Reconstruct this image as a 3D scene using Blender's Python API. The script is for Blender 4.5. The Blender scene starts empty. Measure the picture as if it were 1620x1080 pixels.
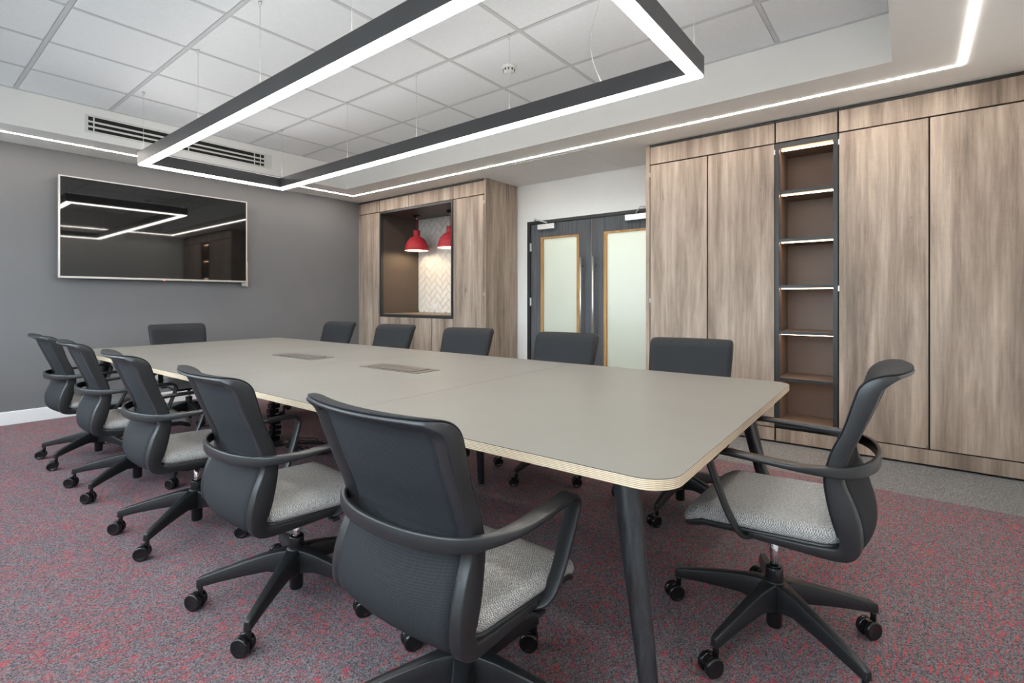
import bpy, bmesh, math, random
from mathutils import Vector, Matrix
import numpy as np

random.seed(7)
PI = math.pi
S = bpy.context.scene
C = S.collection

# ------------------------------------------------------------------ camera
CAM_H = 1.13
F_PX = 795.0
cam_d = bpy.data.cameras.new('camera')
cam = bpy.data.objects.new('camera', cam_d)
C.objects.link(cam)
S.camera = cam
cam_d.sensor_width = 36.0
cam_d.lens = 36.0 * F_PX / 1620.0
cam_d.shift_y = -(540.0 - 473.3) / 1620.0
cam_d.clip_start = 0.02
cam.location = (0, 0, CAM_H)
cam.rotation_euler = (PI / 2, 0, -(PI / 2 - math.radians(51.66)))
# forward is 51.66 deg clockwise from +Y
cam.rotation_euler = (PI / 2, 0, -math.radians(51.66))

# ------------------------------------------------------------------ world
W = bpy.data.worlds.new('overcast_sky')
S.world = W
W.use_nodes = True
bg = W.node_tree.nodes['Background']
bg.inputs['Color'].default_value = (0.76, 0.88, 1.0, 1)
bg.inputs['Strength'].default_value = 5.4

S.view_settings.view_transform = 'Standard'
S.view_settings.look = 'None'
S.view_settings.gamma = 1.0
S.view_settings.exposure = 0.88
S.view_settings.use_curve_mapping = False
S.cycles.use_denoising = True
S.cycles.max_bounces = 10
S.cycles.diffuse_bounces = 6
S.cycles.sample_clamp_indirect = 6.0
S.cycles.caustics_reflective = False
S.cycles.caustics_refractive = False

# light strengths
E_RING = 15.0
E_CEIL_FILL = 3.2  # strength of the added upward fill for the ceiling
E_STRIP = 44.0
E_SHELF = 11.0
E_PEND = 5.5
E_CORR = 4.8

# room constants
XL, XC, XD = -0.60, 4.40, 5.01          # window wall, cabinet fronts, door wall
YN, YW = -0.63, 6.36                    # wall behind camera, screen wall
ZS, ZC = 2.545, 2.84                    # soffit, tiled ceiling
RX0, RX1, RY0, RY1 = 0.08, 3.75, 0.08, 5.70   # recess

# window portals (only guide the sampling of the sky through the openings)
WINS = [(0.0, 1.95), (2.2, 4.0), (4.25, 6.05)]
WZ0, WZ1 = 0.80, 2.36
for (y0, y1) in WINS:
    ld = bpy.data.lights.new('window_portal', 'AREA')
    ld.shape = 'RECTANGLE'
    ld.size = WZ1 - WZ0
    ld.size_y = y1 - y0
    ld.cycles.is_portal = True
    lo = bpy.data.objects.new('window_portal', ld)
    C.objects.link(lo)
    lo.location = (XL - 0.16, (y0 + y1) / 2, (WZ0 + WZ1) / 2)
    lo.rotation_euler = (0, -PI / 2, 0)


# ------------------------------------------------------------------ materials
def new_mat(name):
    m = bpy.data.materials.new(name)
    m.use_nodes = True
    return m, m.node_tree, m.node_tree.nodes['Principled BSDF']


def lk(t, a, b):
    t.links.new(a, b)


def coords(t, scale=(1, 1, 1), rnd=0.0, rot=(0, 0, 0)):
    tc = t.nodes.new('ShaderNodeTexCoord')
    mp = t.nodes.new('ShaderNodeMapping')
    mp.inputs['Scale'].default_value = scale
    mp.inputs['Rotation'].default_value = rot
    if rnd:
        oi = t.nodes.new('ShaderNodeObjectInfo')
        ml = t.nodes.new('ShaderNodeMath')
        ml.operation = 'MULTIPLY'
        ml.inputs[1].default_value = rnd
        lk(t, oi.outputs['Random'], ml.inputs[0])
        ad = t.nodes.new('ShaderNodeVectorMath')
        ad.operation = 'ADD'
        lk(t, tc.outputs['Object'], ad.inputs[0])
        lk(t, ml.outputs[0], ad.inputs[1])
        lk(t, ad.outputs[0], mp.inputs['Vector'])
    else:
        lk(t, tc.outputs['Object'], mp.inputs['Vector'])
    return mp.outputs['Vector']


def noise(t, vec, scale=1.0, detail=3.0, rough=0.55, dist=0.0):
    n = t.nodes.new('ShaderNodeTexNoise')
    n.inputs['Scale'].default_value = scale
    n.inputs['Detail'].default_value = detail
    n.inputs['Roughness'].default_value = rough
    n.inputs['Distortion'].default_value = dist
    lk(t, vec, n.inputs['Vector'])
    return n.outputs['Fac']


def ramp(t, fac, stops):
    r = t.nodes.new('ShaderNodeValToRGB')
    el = r.color_ramp.elements
    while len(el) < len(stops):
        el.new(0.5)
    for e, (p, c) in zip(el, stops):
        e.position = p
        e.color = (c[0], c[1], c[2], 1) if not isinstance(c, float) else (c, c, c, 1)
    lk(t, fac, r.inputs['Fac'])
    return r.outputs['Color']


def mix(t, fac, a, b, mode='MIX'):
    m = t.nodes.new('ShaderNodeMix')
    m.data_type = 'RGBA'
    m.blend_type = mode
    for inp, v in ((m.inputs[0], fac), (m.inputs[6], a), (m.inputs[7], b)):
        if hasattr(v, 'is_output'):
            lk(t, v, inp)
        elif isinstance(v, (tuple, list)):
            inp.default_value = (*v[:3], 1)
        else:
            inp.default_value = v
    return m.outputs[2]


def bump(t, bsdf, h, strength=0.2, dist=0.002):
    b = t.nodes.new('ShaderNodeBump')
    b.inputs['Strength'].default_value = strength
    b.inputs['Distance'].default_value = dist
    lk(t, h, b.inputs['Height'])
    lk(t, b.outputs['Normal'], bsdf.inputs['Normal'])


def plain(name, col, rough=0.5, metal=0.0, spec=0.5, var=0.06, vscale=6.0, bmp=0.0, bscale=300.0, sheen=0.0):
    m, t, b = new_mat(name)
    v = coords(t, (1, 1, 1), 11.0)
    n = noise(t, v, vscale, 3)
    lo = tuple(c * (1 - var) for c in col)
    hi = tuple(min(1, c * (1 + var)) for c in col)
    lk(t, ramp(t, n, [(0.3, lo), (0.7, hi)]), b.inputs['Base Color'])
    b.inputs['Roughness'].default_value = rough
    b.inputs['Metallic'].default_value = metal
    b.inputs['Specular IOR Level'].default_value = spec
    if bmp:
        bump(t, b, noise(t, v, bscale, 2), bmp, 0.001)
    if sheen:
        b.inputs['Sheen Weight'].default_value = sheen
    return m


def emit(name, col, strength):
    m, t, b = new_mat(name)
    b.inputs['Base Color'].default_value = (0.8, 0.8, 0.8, 1)
    b.inputs['Emission Color'].default_value = (*col, 1)
    b.inputs['Emission Strength'].default_value = strength
    return m


def wood_mat(name, light, mid, dark, k=1.0):
    m, t, b = new_mat(name)
    vb = coords(t, (4.2 * k, 4.2 * k, 0.40 * k), 23.0)
    broad = noise(t, vb, 1.8, 6, 0.66, 0.25)
    base = ramp(t, broad, [(0.32, dark), (0.48, mid), (0.62, light)])
    vf = coords(t, (34 * k, 34 * k, 1.3 * k), 23.0)
    fine = noise(t, vf, 1.0, 7, 0.72, 0.5)
    c1 = mix(t, 0.62, base, ramp(t, fine, [(0.30, 0.42), (0.62, 1.0)]), 'MULTIPLY')
    vc = coords(t, (20 * k, 20 * k, 1.0 * k), 23.0)
    crack = noise(t, vc, 1.0, 5, 0.7, 1.4)
    c2 = mix(t, ramp(t, crack, [(0.64, 0.0), (0.72, 0.75)]), c1, tuple(x * 0.35 for x in dark))
    vs = coords(t, (9 * k, 9 * k, 120 * k), 23.0)
    saw = noise(t, vs, 1.0, 2)
    c3 = mix(t, 0.07, c2, ramp(t, saw, [(0.35, 0.5), (0.65, 1.0)]), 'MULTIPLY')
    vk = coords(t, (7.5 * k, 7.5 * k, 3.2 * k), 23.0)
    vo = t.nodes.new('ShaderNodeTexVoronoi')
    vo.inputs['Scale'].default_value = 1.0
    lk(t, vk, vo.inputs['Vector'])
    c4 = mix(t, ramp(t, vo.outputs['Distance'], [(0.012, 0.8), (0.035, 0.0)]), c3, tuple(x * 0.25 for x in dark))
    lk(t, c4, b.inputs['Base Color'])
    b.inputs['Roughness'].default_value = 0.55
    b.inputs['Specular IOR Level'].default_value = 0.3
    bump(t, b, fine, 0.15, 0.001)
    return m


M = {}
M['wood'] = wood_mat('weathered_oak_laminate', (0.51, 0.412, 0.340), (0.375, 0.293, 0.237), (0.222, 0.170, 0.136))
M['wall_white'] = plain('white_wall_paint', (0.85, 0.86, 0.85), 0.8, var=0.015, bmp=0.05)
M['soffit'] = plain('white_plasterboard', (0.89, 0.88, 0.86), 0.85, var=0.012, bmp=0.04)
M['wall_grey'] = plain('charcoal_wall_paint', (0.150, 0.150, 0.155), 0.75, var=0.03, vscale=2.0, bmp=0.06, bscale=220)
M['base_white'] = plain('white_gloss_paint', (0.82, 0.83, 0.84), 0.35, var=0.01)
M['black'] = plain('black_trim', (0.016, 0.016, 0.018), 0.45)
M['charcoal'] = plain('charcoal_lacquer', (0.022, 0.023, 0.026), 0.45)
M['gap'] = plain('dark_carcass', (0.010, 0.009, 0.008), 0.8)  # near black, so the shade in the door gaps comes from the colour
M['tile'] = plain('mineral_ceiling_tile', (0.845, 0.862, 0.89), 0.9, var=0.02, vscale=40, bmp=0.15, bscale=160)
M['grid'] = plain('ceiling_grid_metal', (0.60, 0.61, 0.63), 0.5, var=0.02)
M['metal'] = plain('brushed_steel', (0.72, 0.71, 0.70), 0.42, 1.0, var=0.05)
M['chrome'] = plain('chrome', (0.80, 0.81, 0.83), 0.12, 1.0, var=0.02)
M['bezel'] = plain('satin_silver_bezel', (0.62, 0.60, 0.58), 0.35, 0.8, var=0.02)
M['plastic'] = plain('black_nylon', (0.0155, 0.0162, 0.018), 0.36, var=0.08, bmp=0.05, bscale=500)
M['gloss_black'] = plain('gloss_black_plastic', (0.010, 0.010, 0.011), 0.16)
M['white_plastic'] = plain('white_plastic', (0.78, 0.78, 0.76), 0.35, var=0.01)
M['grille_white'] = plain('white_grille', (0.74, 0.74, 0.72), 0.45, var=0.01)
M['lamp_grey'] = plain('anthracite_lamp_housing', (0.055, 0.055, 0.060), 0.38, 0.3, var=0.05)
M['shelf_brown'] = plain('brown_shelf_panel', (0.165, 0.130, 0.110), 0.55, var=0.04)
M['niche_brown'] = plain('dark_brown_panel', (0.075, 0.056, 0.045), 0.5, var=0.05)
M['oak'] = wood_mat('oak_bead', (0.62, 0.36, 0.14), (0.52, 0.28, 0.10), (0.40, 0.20, 0.07), 2.0)
M['red'] = plain('matte_red_silicone', (0.40, 0.014, 0.026), 0.6, var=0.05)
M['worktop'] = plain('wood_worktop', (0.20, 0.14, 0.09), 0.35, var=0.15, vscale=20)
M['glaze'] = plain('white_glazed_tile', (0.78, 0.76, 0.72), 0.14, var=0.03, vscale=3)
M['grout'] = plain('tile_grout', (0.24, 0.22, 0.20), 0.9)
M['shade_in'] = plain('shade_lining', (0.85, 0.80, 0.74), 0.6)
M['anodised'] = plain('grey_anodised_metal', (0.15, 0.138, 0.125), 0.42, 0.85, var=0.05)
M['lens'] = plain('red_led_lens', (0.6, 0.01, 0.01), 0.3)

M['ring'] = emit('ring_diffuser', (1.0, 0.955, 0.89), E_RING)
M['ceil_fill'] = emit('added_ceiling_fill_glow', (1.0, 0.965, 0.92), E_CEIL_FILL)
M['strip'] = emit('strip_diffuser', (1.0, 0.93, 0.85), E_STRIP)
M['shelf_led'] = emit('warm_shelf_led', (1.0, 0.62, 0.38), E_SHELF)
M['pend'] = emit('warm_bulb', (1.0, 0.78, 0.52), E_PEND * 9)
M['corr'] = emit('corridor_lamp', (1.0, 0.97, 0.86), E_CORR)
M['standby'] = emit('standby_light', (1.0, 0.03, 0.02), 3.0)

# dark laminate door
m, t, b = new_mat('dark_grey_wood_laminate')
v = coords(t, (60, 60, 1.3), 9.0)
n = noise(t, v, 1.0, 4, 0.7)
lk(t, ramp(t, n, [(0.3, (0.060, 0.065, 0.073)), (0.7, (0.135, 0.142, 0.155))]), b.inputs['Base Color'])
b.inputs['Roughness'].default_value = 0.6
b.inputs['Specular IOR Level'].default_value = 0.3
M['door'] = m

# black stained ash legs
m, t, b = new_mat('black_stained_ash')
v = coords(t, (90, 90, 5), 5.0)
n = noise(t, v, 1.0, 4, 0.7)
lk(t, ramp(t, n, [(0.35, (0.009, 0.0095, 0.011)), (0.75, (0.036, 0.038, 0.044))]), b.inputs['Base Color'])
b.inputs['Roughness'].default_value = 0.38
bump(t, b, n, 0.25, 0.001)
M['ash'] = m

# table laminate
m, t, b = new_mat('taupe_linoleum_top')
v = coords(t, (1, 1, 1))
n = noise(t, v, 2.5, 4)
n2 = noise(t, v, 350, 2)
c0 = ramp(t, n, [(0.3, (0.180, 0.171, 0.153)), (0.7, (0.197, 0.188, 0.169))])
lk(t, mix(t, 0.12, c0, ramp(t, n2, [(0.3, 0.55), (0.7, 1.0)]), 'MULTIPLY'), b.inputs['Base Color'])
b.inputs['Roughness'].default_value = 0.42
b.inputs['Specular IOR Level'].default_value = 0.4
M['lino'] = m

# plywood edge
m, t, b = new_mat('birch_plywood_edge')
tc = t.nodes.new('ShaderNodeTexCoord')
sx = t.nodes.new('ShaderNodeSeparateXYZ')
lk(t, tc.outputs['Object'], sx.inputs[0])
wv = t.nodes.new('ShaderNodeMath'); wv.operation = 'MULTIPLY'; wv.inputs[1].default_value = 2 * PI / 0.0042
lk(t, sx.outputs['Z'], wv.inputs[0])
sn = t.nodes.new('ShaderNodeMath'); sn.operation = 'SINE'
lk(t, wv.outputs[0], sn.inputs[0])
ma = t.nodes.new('ShaderNodeMapRange'); ma.inputs[1].default_value = -1; ma.inputs[2].default_value = 1
lk(t, sn.outputs[0], ma.inputs[0])
grain = noise(t, coords(t, (14, 14, 700)), 1.0, 3, 0.7)
cply = ramp(t, ma.outputs[0], [(0.10, (0.42, 0.27, 0.15)), (0.40, (0.72, 0.57, 0.40)), (0.9, (0.84, 0.73, 0.57))])
lk(t, mix(t, 0.45, cply, ramp(t, grain, [(0.3, 0.5), (0.65, 1.0)]), 'MULTIPLY'), b.inputs['Base Color'])
b.inputs['Roughness'].default_value = 0.5
M['ply'] = m

# chair weave
m, t, b = new_mat('grey_woven_seat_fabric')
v = coords(t, (1, 1, 1), 3.0)
ckn = t.nodes.new('ShaderNodeTexChecker'); ckn.inputs['Scale'].default_value = 300
ckn.inputs['Color1'].default_value = (0, 0, 0, 1); ckn.inputs['Color2'].default_value = (1, 1, 1, 1)
dn = noise(t, v, 120, 2)
dv = t.nodes.new('ShaderNodeVectorMath'); dv.operation = 'MULTIPLY_ADD'
dv.inputs[1].default_value = (0.004, 0.004, 0.004)
lk(t, dn, dv.inputs[0]); lk(t, v, dv.inputs[2])
lk(t, dv.outputs[0], ckn.inputs['Vector'])
mm = ckn
n = noise(t, v, 230, 4, 0.7)
cw = ramp(t, ckn.outputs['Fac'], [(0.0, (0.20, 0.20, 0.205)), (1.0, (0.66, 0.65, 0.63))])
lk(t, mix(t, 0.6, cw, ramp(t, n, [(0.38, 0.3), (0.58, 1.0)]), 'MULTIPLY'), b.inputs['Base Color'])
b.inputs['Roughness'].default_value = 0.95
b.inputs['Specular IOR Level'].default_value = 0.1
bump(t, b, ckn.outputs['Fac'], 0.4, 0.001)
M['weave'] = m

# chair mesh
m, t, b = new_mat('charcoal_mesh_fabric')
v = coords(t, (1, 1, 1), 3.0)
vm = coords(t, (1, 1, 1), 3.0, (0, PI / 4, 0))
ck = t.nodes.new('ShaderNodeTexChecker'); ck.inputs['Scale'].default_value = 330
ck.inputs['Color1'].default_value = (0.011, 0.012, 0.0145, 1); ck.inputs['Color2'].default_value = (0.024, 0.0255, 0.029, 1)
lk(t, vm, ck.inputs['Vector'])
lk(t, ck.outputs['Color'], b.inputs['Base Color'])
b.inputs['Roughness'].default_value = 0.75
b.inputs['Specular IOR Level'].default_value = 0.25
bump(t, b, ck.outputs['Fac'], 0.3, 0.0008)
M['mesh'] = m


# carpets
def carpet(name, base_lo, base_hi, fleck=None):
    m, t, b = new_mat(name)
    v = coords(t, (1, 1, 1))
    n1 = noise(t, v, 210, 3, 0.75)
    col = ramp(t, n1, [(0.36, base_lo), (0.50, tuple((a + c) / 2.2 for a, c in zip(base_lo, base_hi))), (0.66, base_hi)])
    if fleck:
        vs = coords(t, (24, 110, 40), 0, (0, 0, 0.06))
        f1 = noise(t, vs, 1.0, 3, 0.65, 0.3)
        vb = coords(t, (1.5, 2.4, 1))
        f0 = noise(t, vb, 1.7, 3, 0.6)
        ad = t.nodes.new('ShaderNodeMath'); ad.operation = 'MULTIPLY_ADD'; ad.inputs[1].default_value = 0.16
        lk(t, f0, ad.inputs[0]); lk(t, f1, ad.inputs[2])
        msk = ramp(t, ad.outputs[0], [(0.615, 0.0), (0.685, 0.95)])
        f2 = noise(t, v, 260, 2, 0.6)
        msk2 = mix(t, 1.0, msk, ramp(t, f2, [(0.38, 0.12), (0.58, 1.0)]), 'MULTIPLY')
        hue = noise(t, v, 26, 2)
        red = ramp(t, hue, [(0.4, fleck[0]), (0.62, fleck[1])])
        col = mix(t, msk2, col, red)
    lk(t, col, b.inputs['Base Color'])
    b.inputs['Roughness'].default_value = 1.0
    b.inputs['Specular IOR Level'].default_value = 0.05
    bump(t, b, n1, 0.55, 0.004)
    return m


M['carpet_red'] = carpet('red_flecked_carpet', (0.035, 0.032, 0.038), (0.30, 0.27, 0.29), ((0.46, 0.035, 0.075), (0.62, 0.070, 0.050)))
M['carpet_grey'] = carpet('plain_grey_carpet', (0.07, 0.072, 0.073), (0.36, 0.365, 0.37))

# window glass (clear)
m = bpy.data.materials.new('clear_glass'); m.use_nodes = True
t = m.node_tree; t.nodes.clear()
o = t.nodes.new('ShaderNodeOutputMaterial'); mx = t.nodes.new('ShaderNodeMixShader'); mx.inputs[0].default_value = 0.06
tr = t.nodes.new('ShaderNodeBsdfTransparent'); tr.inputs[0].default_value = (0.95, 0.98, 0.97, 1)
gl = t.nodes.new('ShaderNodeBsdfGlossy'); gl.inputs['Roughness'].default_value = 0.02
lk(t, tr.outputs[0], mx.inputs[1]); lk(t, gl.outputs[0], mx.inputs[2]); lk(t, mx.outputs[0], o.inputs[0])
M['glass'] = m

# frosted door glass
m = bpy.data.materials.new('frosted_glass'); m.use_nodes = True
t = m.node_tree; t.nodes.clear()
o = t.nodes.new('ShaderNodeOutputMaterial'); mx = t.nodes.new('ShaderNodeMixShader'); mx.inputs[0].default_value = 0.05
ms = t.nodes.new('ShaderNodeMixShader'); ms.inputs[0].default_value = 0.30
tl = t.nodes.new('ShaderNodeBsdfTranslucent'); tl.inputs[0].default_value = (0.88, 0.91, 0.86, 1)
df = t.nodes.new('ShaderNodeBsdfDiffuse'); df.inputs[0].default_value = (0.80, 0.83, 0.80, 1)
gl = t.nodes.new('ShaderNodeBsdfGlossy'); gl.inputs['Roughness'].default_value = 0.25
lk(t, tl.outputs[0], ms.inputs[1]); lk(t, df.outputs[0], ms.inputs[2])
lk(t, ms.outputs[0], mx.inputs[1]); lk(t, gl.outputs[0], mx.inputs[2]); lk(t, mx.outputs[0], o.inputs[0])
M['frost'] = m

# TV screen
m, t, b = new_mat('black_glass_screen')
n = noise(t, coords(t, (1, 1, 1)), 1.5, 2)
lk(t, ramp(t, n, [(0.3, (0.0045, 0.0045, 0.005)), (0.7, (0.006, 0.006, 0.0065))]), b.inputs['Base Color'])
b.inputs['Roughness'].default_value = 0.03
b.inputs['Specular IOR Level'].default_value = 0.7
M['screen'] = m


# ------------------------------------------------------------------ helpers
def link(name, me, mat=None, parent=None, loc=(0, 0, 0), rot=None):
    o = bpy.data.objects.new(name, me)
    C.objects.link(o)
    o.location = loc
    if rot:
        o.rotation_euler = rot
    if parent is not None:
        o.parent = parent
    if mat is not None and me is not None and not me.materials:
        me.materials.append(mat)
    return o


def thing(name, label, cat, loc=(0, 0, 0), rotz=0.0, group=None):
    o = bpy.data.objects.new(name, None)
    C.objects.link(o)
    o.empty_display_size = 0.1
    o.location = loc
    o.rotation_euler = (0, 0, rotz)
    o['label'] = label
    o['category'] = cat
    if group:
        o['group'] = group
    return o


def tag(o, label, cat, group=None):
    o['label'] = label
    o['category'] = cat
    if group:
        o['group'] = group
    return o


def struct(o):
    o['kind'] = 'structure'
    return o


def bm_mesh(bm, name, smooth=False):
    me = bpy.data.meshes.new(name)
    bmesh.ops.recalc_face_normals(bm, faces=bm.faces)
    if smooth:
        for f in bm.faces:
            f.smooth = True
    bm.to_mesh(me)
    bm.free()
    return me


def add_box(bm, x0, x1, y0, y1, z0, z1):
    vs = [bm.verts.new((x, y, z)) for x in (x0, x1) for y in (y0, y1) for z in (z0, z1)]
    q = [(0, 1, 3, 2), (4, 6, 7, 5), (0, 4, 5, 1), (2, 3, 7, 6), (0, 2, 6, 4), (1, 5, 7, 3)]
    return [bm.faces.new([vs[i] for i in f]) for f in q]


def box(name, bx, by, bz, mat, parent=None, bev=0.0, seg=1):
    """box by world bounds; parent (an un-rotated thing or part) is subtracted"""
    cx, cy, cz = (sum(bx) / 2, sum(by) / 2, sum(bz) / 2)
    bm = bmesh.new()
    add_box(bm, bx[0] - cx, bx[1] - cx, by[0] - cy, by[1] - cy, bz[0] - cz, bz[1] - cz)
    if bev:
        bmesh.ops.bevel(bm, geom=bm.edges[:], offset=bev, segments=seg, profile=0.5, affect='EDGES')
    me = bm_mesh(bm, name)
    off = Vector((0, 0, 0))
    p = parent
    while p is not None:
        off += Vector(p.location)
        p = p.parent
    return link(name, me, mat, parent, Vector((cx, cy, cz)) - off)


def boxes(name, lst, mat, parent=None, origin=(0, 0, 0)):
    """several boxes in one mesh (one part or one piece of structure), world bounds"""
    bm = bmesh.new()
    ox, oy, oz = origin
    for (a, b_, c_) in lst:
        add_box(bm, a[0] - ox, a[1] - ox, b_[0] - oy, b_[1] - oy, c_[0] - oz, c_[1] - oz)
    me = bm_mesh(bm, name)
    off = Vector((0, 0, 0))
    p = parent
    while p is not None:
        off += Vector(p.location)
        p = p.parent
    return link(name, me, mat, parent, Vector(origin) - off)


def catmull(pts, sub):
    pts = [np.array(p, float) for p in pts]
    out = []
    n = len(pts)
    for i in range(n - 1):
        p0 = pts[i - 1] if i > 0 else 2 * pts[0] - pts[1]
        p1, p2 = pts[i], pts[i + 1]
        p3 = pts[i + 2] if i + 2 < n else 2 * pts[-1] - pts[-2]
        for k in range(sub):
            s = k / sub
            out.append(0.5 * (2 * p1 + (p2 - p0) * s + (2 * p0 - 5 * p1 + 4 * p2 - p3) * s * s + (3 * p1 - p0 - 3 * p2 + p3) * s ** 3))
    out.append(pts[-1])
    return out


def tube_bm(bm, pts, r, seg=8, cap=True):
    pts = [Vector(p) for p in pts]
    rs = r if isinstance(r, (list, tuple)) else [r] * len(pts)
    rings = []
    ref = None
    for i, p in enumerate(pts):
        tg = (pts[min(i + 1, len(pts) - 1)] - pts[max(i - 1, 0)]).normalized()
        if ref is None:
            ref = tg.orthogonal().normalized()
        ref = (ref - tg * ref.dot(tg)).normalized()
        b_ = tg.cross(ref)
        rings.append([bm.verts.new(p + (ref * math.cos(2 * PI * k / seg) + b_ * math.sin(2 * PI * k / seg)) * rs[i]) for k in range(seg)])
    for a, c_ in zip(rings, rings[1:]):
        for k in range(seg):
            f = bm.faces.new((a[k], a[(k + 1) % seg], c_[(k + 1) % seg], c_[k]))
            f.smooth = True
    if cap:
        bm.faces.new(rings[0][::-1])
        bm.faces.new(rings[-1])
    return rings


def tube(name, pts, r, mat, parent=None, seg=8, loc=(0, 0, 0)):
    bm = bmesh.new()
    tube_bm(bm, pts, r, seg)
    me = bm_mesh(bm, name)
    return link(name, me, mat, parent, loc)


def lathe_bm(bm, prof, seg=24, centre=(0, 0, 0), axis='z', closed=True):
    rings = []
    for (r, z) in prof:
        ring = []
        for k in range(seg):
            a = 2 * PI * k / seg
            p = (r * math.cos(a), r * math.sin(a), z)
            if axis == 'x':
                p = (z, r * math.cos(a), r * math.sin(a))
            elif axis == 'y':
                p = (r * math.cos(a), z, r * math.sin(a))
            ring.append(bm.verts.new((p[0] + centre[0], p[1] + centre[1], p[2] + centre[2])))
        rings.append(ring)
    for a, c_ in zip(rings, rings[1:]):
        for k in range(seg):
            f = bm.faces.new((a[k], a[(k + 1) % seg], c_[(k + 1) % seg], c_[k]))
            f.smooth = True
    if closed:
        bm.faces.new(rings[0][::-1])
        bm.faces.new(rings[-1])


def lathe(name, prof, mat, parent=None, loc=(0, 0, 0), seg=24, axis='z', closed=True):
    bm = bmesh.new()
    lathe_bm(bm, prof, seg, axis=axis, closed=closed)
    return link(name, bm_mesh(bm, name), mat, parent, loc)


def prism_bm(bm, poly, z0, z1):
    lo = [bm.verts.new((x, y, z0)) for x, y in poly]
    hi = [bm.verts.new((x, y, z1)) for x, y in poly]
    n = len(poly)
    fs = [bm.faces.new(lo[::-1]), bm.faces.new(hi)]
    for i in range(n):
        fs.append(bm.faces.new((lo[i], lo[(i + 1) % n], hi[(i + 1) % n], hi[i])))
    return fs


def rrect(x0, x1, y0, y1, r, seg=6):
    """r = radii for corners (x0y0, x1y0, x1y1, x0y1)"""
    out = []
    for (cx, cy, a0, rr) in ((x0, y0, PI, r[0]), (x1, y0, 1.5 * PI, r[1]), (x1, y1, 0, r[2]), (x0, y1, 0.5 * PI, r[3])):
        if rr <= 0:
            out.append((cx, cy))
            continue
        ccx = cx + rr if cx == x0 else cx - rr
        ccy = cy + rr if cy == y0 else cy - rr
        for k in range(seg + 1):
            a = a0 + 0.5 * PI * k / seg
            out.append((ccx + rr * math.cos(a), ccy + rr * math.sin(a)))
    return out


def bake_bevel(me, width, seg=2, ang=35):
    """bevel sharp edges of a mesh once so copies share cheap data"""
    o = bpy.data.objects.new('tmp', me)
    C.objects.link(o)
    md = o.modifiers.new('b', 'BEVEL')
    md.width = width
    md.segments = seg
    md.limit_method = 'ANGLE'
    md.angle_limit = math.radians(ang)
    md.harden_normals = False
    dg = bpy.context.evaluated_depsgraph_get()
    out = bpy.data.meshes.new_from_object(o.evaluated_get(dg))
    bpy.data.objects.remove(o)
    for p in out.polygons:
        p.use_smooth = True
    return out


# ------------------------------------------------------------------ floor
XB = 3.70
struct(box('floor', (XL - 0.2, XB), (YN - 0.2, YW + 0.2), (-0.1, 0.0), M['carpet_red']))
struct(box('floor_border', (XB, XD + 2.4), (YN - 0.2, YW + 0.2), (-0.1, 0.0), M['carpet_grey']))

struct(box('ground', (-80, XL - 0.25), (-60, 70), (-0.6, -0.5), plain('outside_paving', (0.22, 0.22, 0.21), 0.9)))  # unseen ground, added to dim the light reaching the ceiling from below

# ------------------------------------------------------------------ walls
struct(box('wall_back', (XL - 0.2, XD + 0.3), (YW, YW + 0.2), (0, ZC + 0.2), M['wall_grey']))
struct(box('wall_front', (XL - 0.2, XD + 0.3), (YN - 0.2, YN), (0, ZC + 0.2), M['wall_white']))
bb = struct(box('baseboard_back', (XL, XC), (YW - 0.016, YW), (0, 0.12), M['base_white'], bev=0.003))
struct(box('baseboard_front', (XL, XC), (YN, YN + 0.016), (0, 0.12), M['base_white'], bev=0.003))
struct(box('baseboard_left', (XL, XL + 0.016), (YN + 0.016, YW - 0.016), (0, 0.12), M['base_white'], bev=0.003))

# window wall
lst = [((XL - 0.2, XL), (YN, YW), (0, WZ0)), ((XL - 0.2, XL), (YN, YW), (WZ1, ZC + 0.2))]
ys = [YN] + [v for w in WINS for v in w] + [YW]
for i in range(0, len(ys), 2):
    lst.append(((XL - 0.2, XL), (ys[i], ys[i + 1]), (WZ0, WZ1)))
struct(boxes('wall_left', lst, M['wall_white']))
for i, (y0, y1) in enumerate(WINS):
    w = bpy.data.objects.new('window_%d' % (i + 1), None)
    C.objects.link(w)
    w.location = (XL - 0.12, (y0 + y1) / 2, WZ0)
    struct(w)
    ym = (y0 + y1) / 2
    boxes('window_frame', [((XL - 0.15, XL - 0.09), (y0, y0 + 0.05), (WZ0, WZ1)), ((XL - 0.15, XL - 0.09), (y1 - 0.05, y1), (WZ0, WZ1)),
                           ((XL - 0.15, XL - 0.09), (y0 + 0.05, y1 - 0.05), (WZ0, WZ0 + 0.05)), ((XL - 0.15, XL - 0.09), (y0 + 0.05, y1 - 0.05), (WZ1 - 0.05, WZ1)),
                           ((XL - 0.15, XL - 0.09), (ym - 0.03, ym + 0.03), (WZ0 + 0.05, WZ1 - 0.05))], M['base_white'], w, (XL - 0.12, ym, WZ0))
    for (a, b_) in ((y0 + 0.05, ym - 0.03), (ym + 0.03, y1 - 0.05)):
        box('pane', (XL - 0.124, XL - 0.118), (a, b_), (WZ0 + 0.05, WZ1 - 0.05), M['glass'], w)
    box('window_sill', (XL - 0.09, XL + 0.03), (y0 + 0.001, y1 - 0.001), (WZ0, WZ0 + 0.02), M['base_white'], w)

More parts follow.
